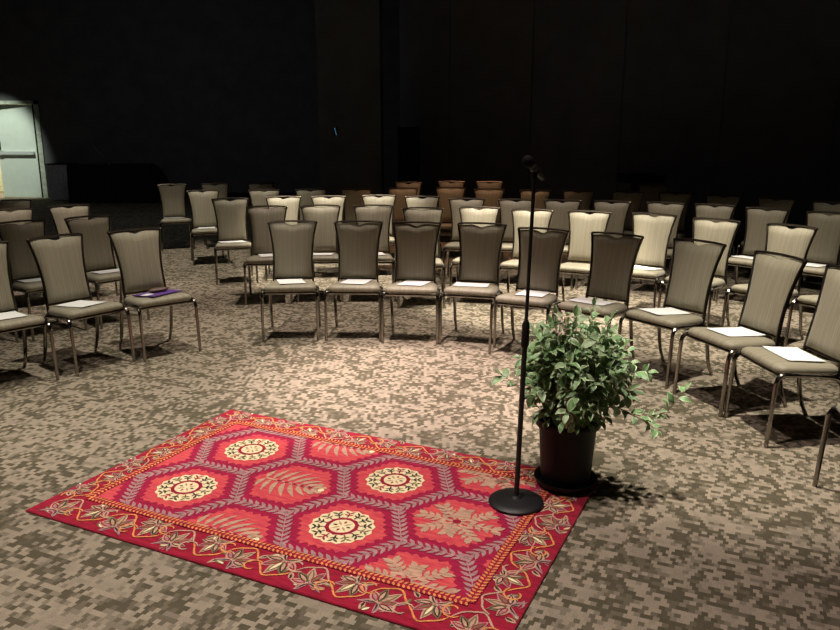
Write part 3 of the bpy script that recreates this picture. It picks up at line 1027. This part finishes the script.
# tall narrow cabinet left of the partition
t = thing('tall_cabinet', 'tall narrow black cabinet beside the dark column', 'cabinet', (-0.20, 13.95, 0), math.radians(-8))
w = MB(); w.box(-.175, .175, -.17, .17, .08, 1.78); w.build('body', BLACK_PLA, t, smooth=False)
w = MB(); w.box(-.14, .14, -.178, -.1701, .14, 1.72); w.build('front_panel', BLACK_CLOTH, t, smooth=False)
w = MB(); w.box(-.19, .19, -.19, .19, 0, .08); w.build('plinth', BLACK_PLA, t, smooth=False)
# flat topped stand
t = thing('equipment_stand', 'black flat-topped equipment stand behind the chairs before the panelled wall', 'stand', (3.42, 11.95, 0))
w = MB(); w.box(-.31, .31, -.25, .25, .93, 1.06); w.build('top_box', BLACK_PLA, t, smooth=False)
w = MB(); w.tube([(-.1, 0, .05), (-.1, 0, .93)], .06, 14); w.build('post', BLACK_MET, t)
w = MB(); w.box(-.32, .20, -.22, .22, 0, .05); w.build('base', BLACK_MET, t, smooth=False)
# little blue light on the column
def emis(name, col, s):
    m, nt, b = nodes_of(name)
    b.inputs['Base Color'].default_value = rgba(col)
    b.inputs['Emission Color'].default_value = rgba(col); b.inputs['Emission Strength'].default_value = s
    return m
t = thing('indicator_light', 'tiny blue indicator light on the face of the dark column', 'light', (-1.42, 13.2, 1.70), 0)
w = MB(); w.box(-.035, .03, -.02, 0, -.075, .075); w.build('plate', BLACK_PLA, t, smooth=False)
w = MB(); w.tube([(-.02, -.024, .06), (0.0, -.024, -.02), (.012, -.024, -.06)], [.006, .018, .004], 8, r2=.006); w.build('lens', emis('blue_lens', (.12, .35, .55), .35), t)

# ------------------------------------------------------------------ light
world = bpy.data.worlds.new('world'); scene.world = world
world.use_nodes = True
world.node_tree.nodes['Background'].inputs['Color'].default_value = (0.9, 0.8, 0.7, 1)
world.node_tree.nodes['Background'].inputs['Strength'].default_value = 0.0

def spot(name, loc, to, power, col, size_deg, blend=.6, rad=.08):
    l = bpy.data.lights.new(name, 'SPOT')
    l.energy = power; l.color = col; l.spot_size = math.radians(size_deg); l.spot_blend = blend; l.shadow_soft_size = rad
    o = bpy.data.objects.new(name, l); C.objects.link(o)
    o.location = loc
    dv = Vector(to) - Vector(loc)
    o.rotation_euler = dv.to_track_quat('-Z', 'Y').to_euler()
    return o
WARM = (1.0, .86, .74); PINK = (1.0, .82, .76); NEUT = (1.0, .93, .78)
ZL = 5.4
spot('downlight', (.0, 5.15, ZL), (.0, 5.05, 0), 2700, PINK, 32, .9)
spot('downlight', (1.1, 6.3, ZL), (1.15, 7.35, .5), 2700, NEUT, 27, .5)
spot('downlight', (-1.1, 8.0, ZL), (-1.0, 9.1, .5), 2200, NEUT, 28, .5)
spot('downlight', (2.3, 5.3, ZL), (2.68, 6.4, .5), 2000, NEUT, 31, .6)
spot('downlight', (1.35, 4.0, ZL), (1.75, 4.2, 0), 1500, NEUT, 35, .8)
spot('downlight', (-.5, 7.9, ZL), (-.5, 7.3, 0), 850, WARM, 62, .8)
spot('downlight', (1.3, 8.0, ZL), (1.3, 7.6, 0), 500, WARM, 62, .8)
spot('downlight', (-1.6, 5.3, ZL), (-1.9, 5.3, 0), 740, NEUT, 48, .8)
spot('downlight', (0.0, 2.7, ZL), (-.1, 2.8, 0), 560, PINK, 72, .8)
spot('downlight', (-1.8, 2.4, ZL), (-1.8, 2.4, 0), 900, NEUT, 72, .8)
spot('downlight', (3.3, 6.6, ZL), (3.5, 7.2, 0), 480, NEUT, 46, .8)
spot('downlight', (-3.0, 9.2, ZL), (-3.0, 9.8, 0), 900, NEUT, 50, .8)
spot('downlight', (.6, 10.2, ZL), (.6, 11.0, 0), 520, (1.0, .56, .33), 44, .8)
spot('door_light', (-11.2, 17.4, ZL), (-10.82, 20.5, 1.25), 1250, (.90, 1.0, .87), 25, .75, .03)
spot('downlight', (-3.4, 6.7, ZL), (-3.75, 7.7, .5), 800, WARM, 32, .8)
hl = bpy.data.lights.new('far_left_fill', 'AREA'); hl.energy = 26; hl.size = 3.0; hl.color = (.9, .95, 1)  # added fill, no fixture behind it: lifts the dark far-left walls
ho = bpy.data.objects.new('far_left_fill', hl); C.objects.link(ho); ho.location = (-5.5, 13.5, 5.4)
ho.rotation_euler = (math.radians(35), 0, 0)
al = bpy.data.lights.new('corridor_light', 'AREA'); al.energy = 120; al.size = 1.0; al.color = (1, .95, .72)
ao = bpy.data.objects.new('corridor_light', al); C.objects.link(ao); ao.location = (-11.4, YF + 1.3, 2.75)

vs = scene.view_settings
vs.view_transform = 'Standard'; vs.look = 'None'; vs.gamma = 1.0; vs.exposure = 0.0; vs.use_curve_mapping = False
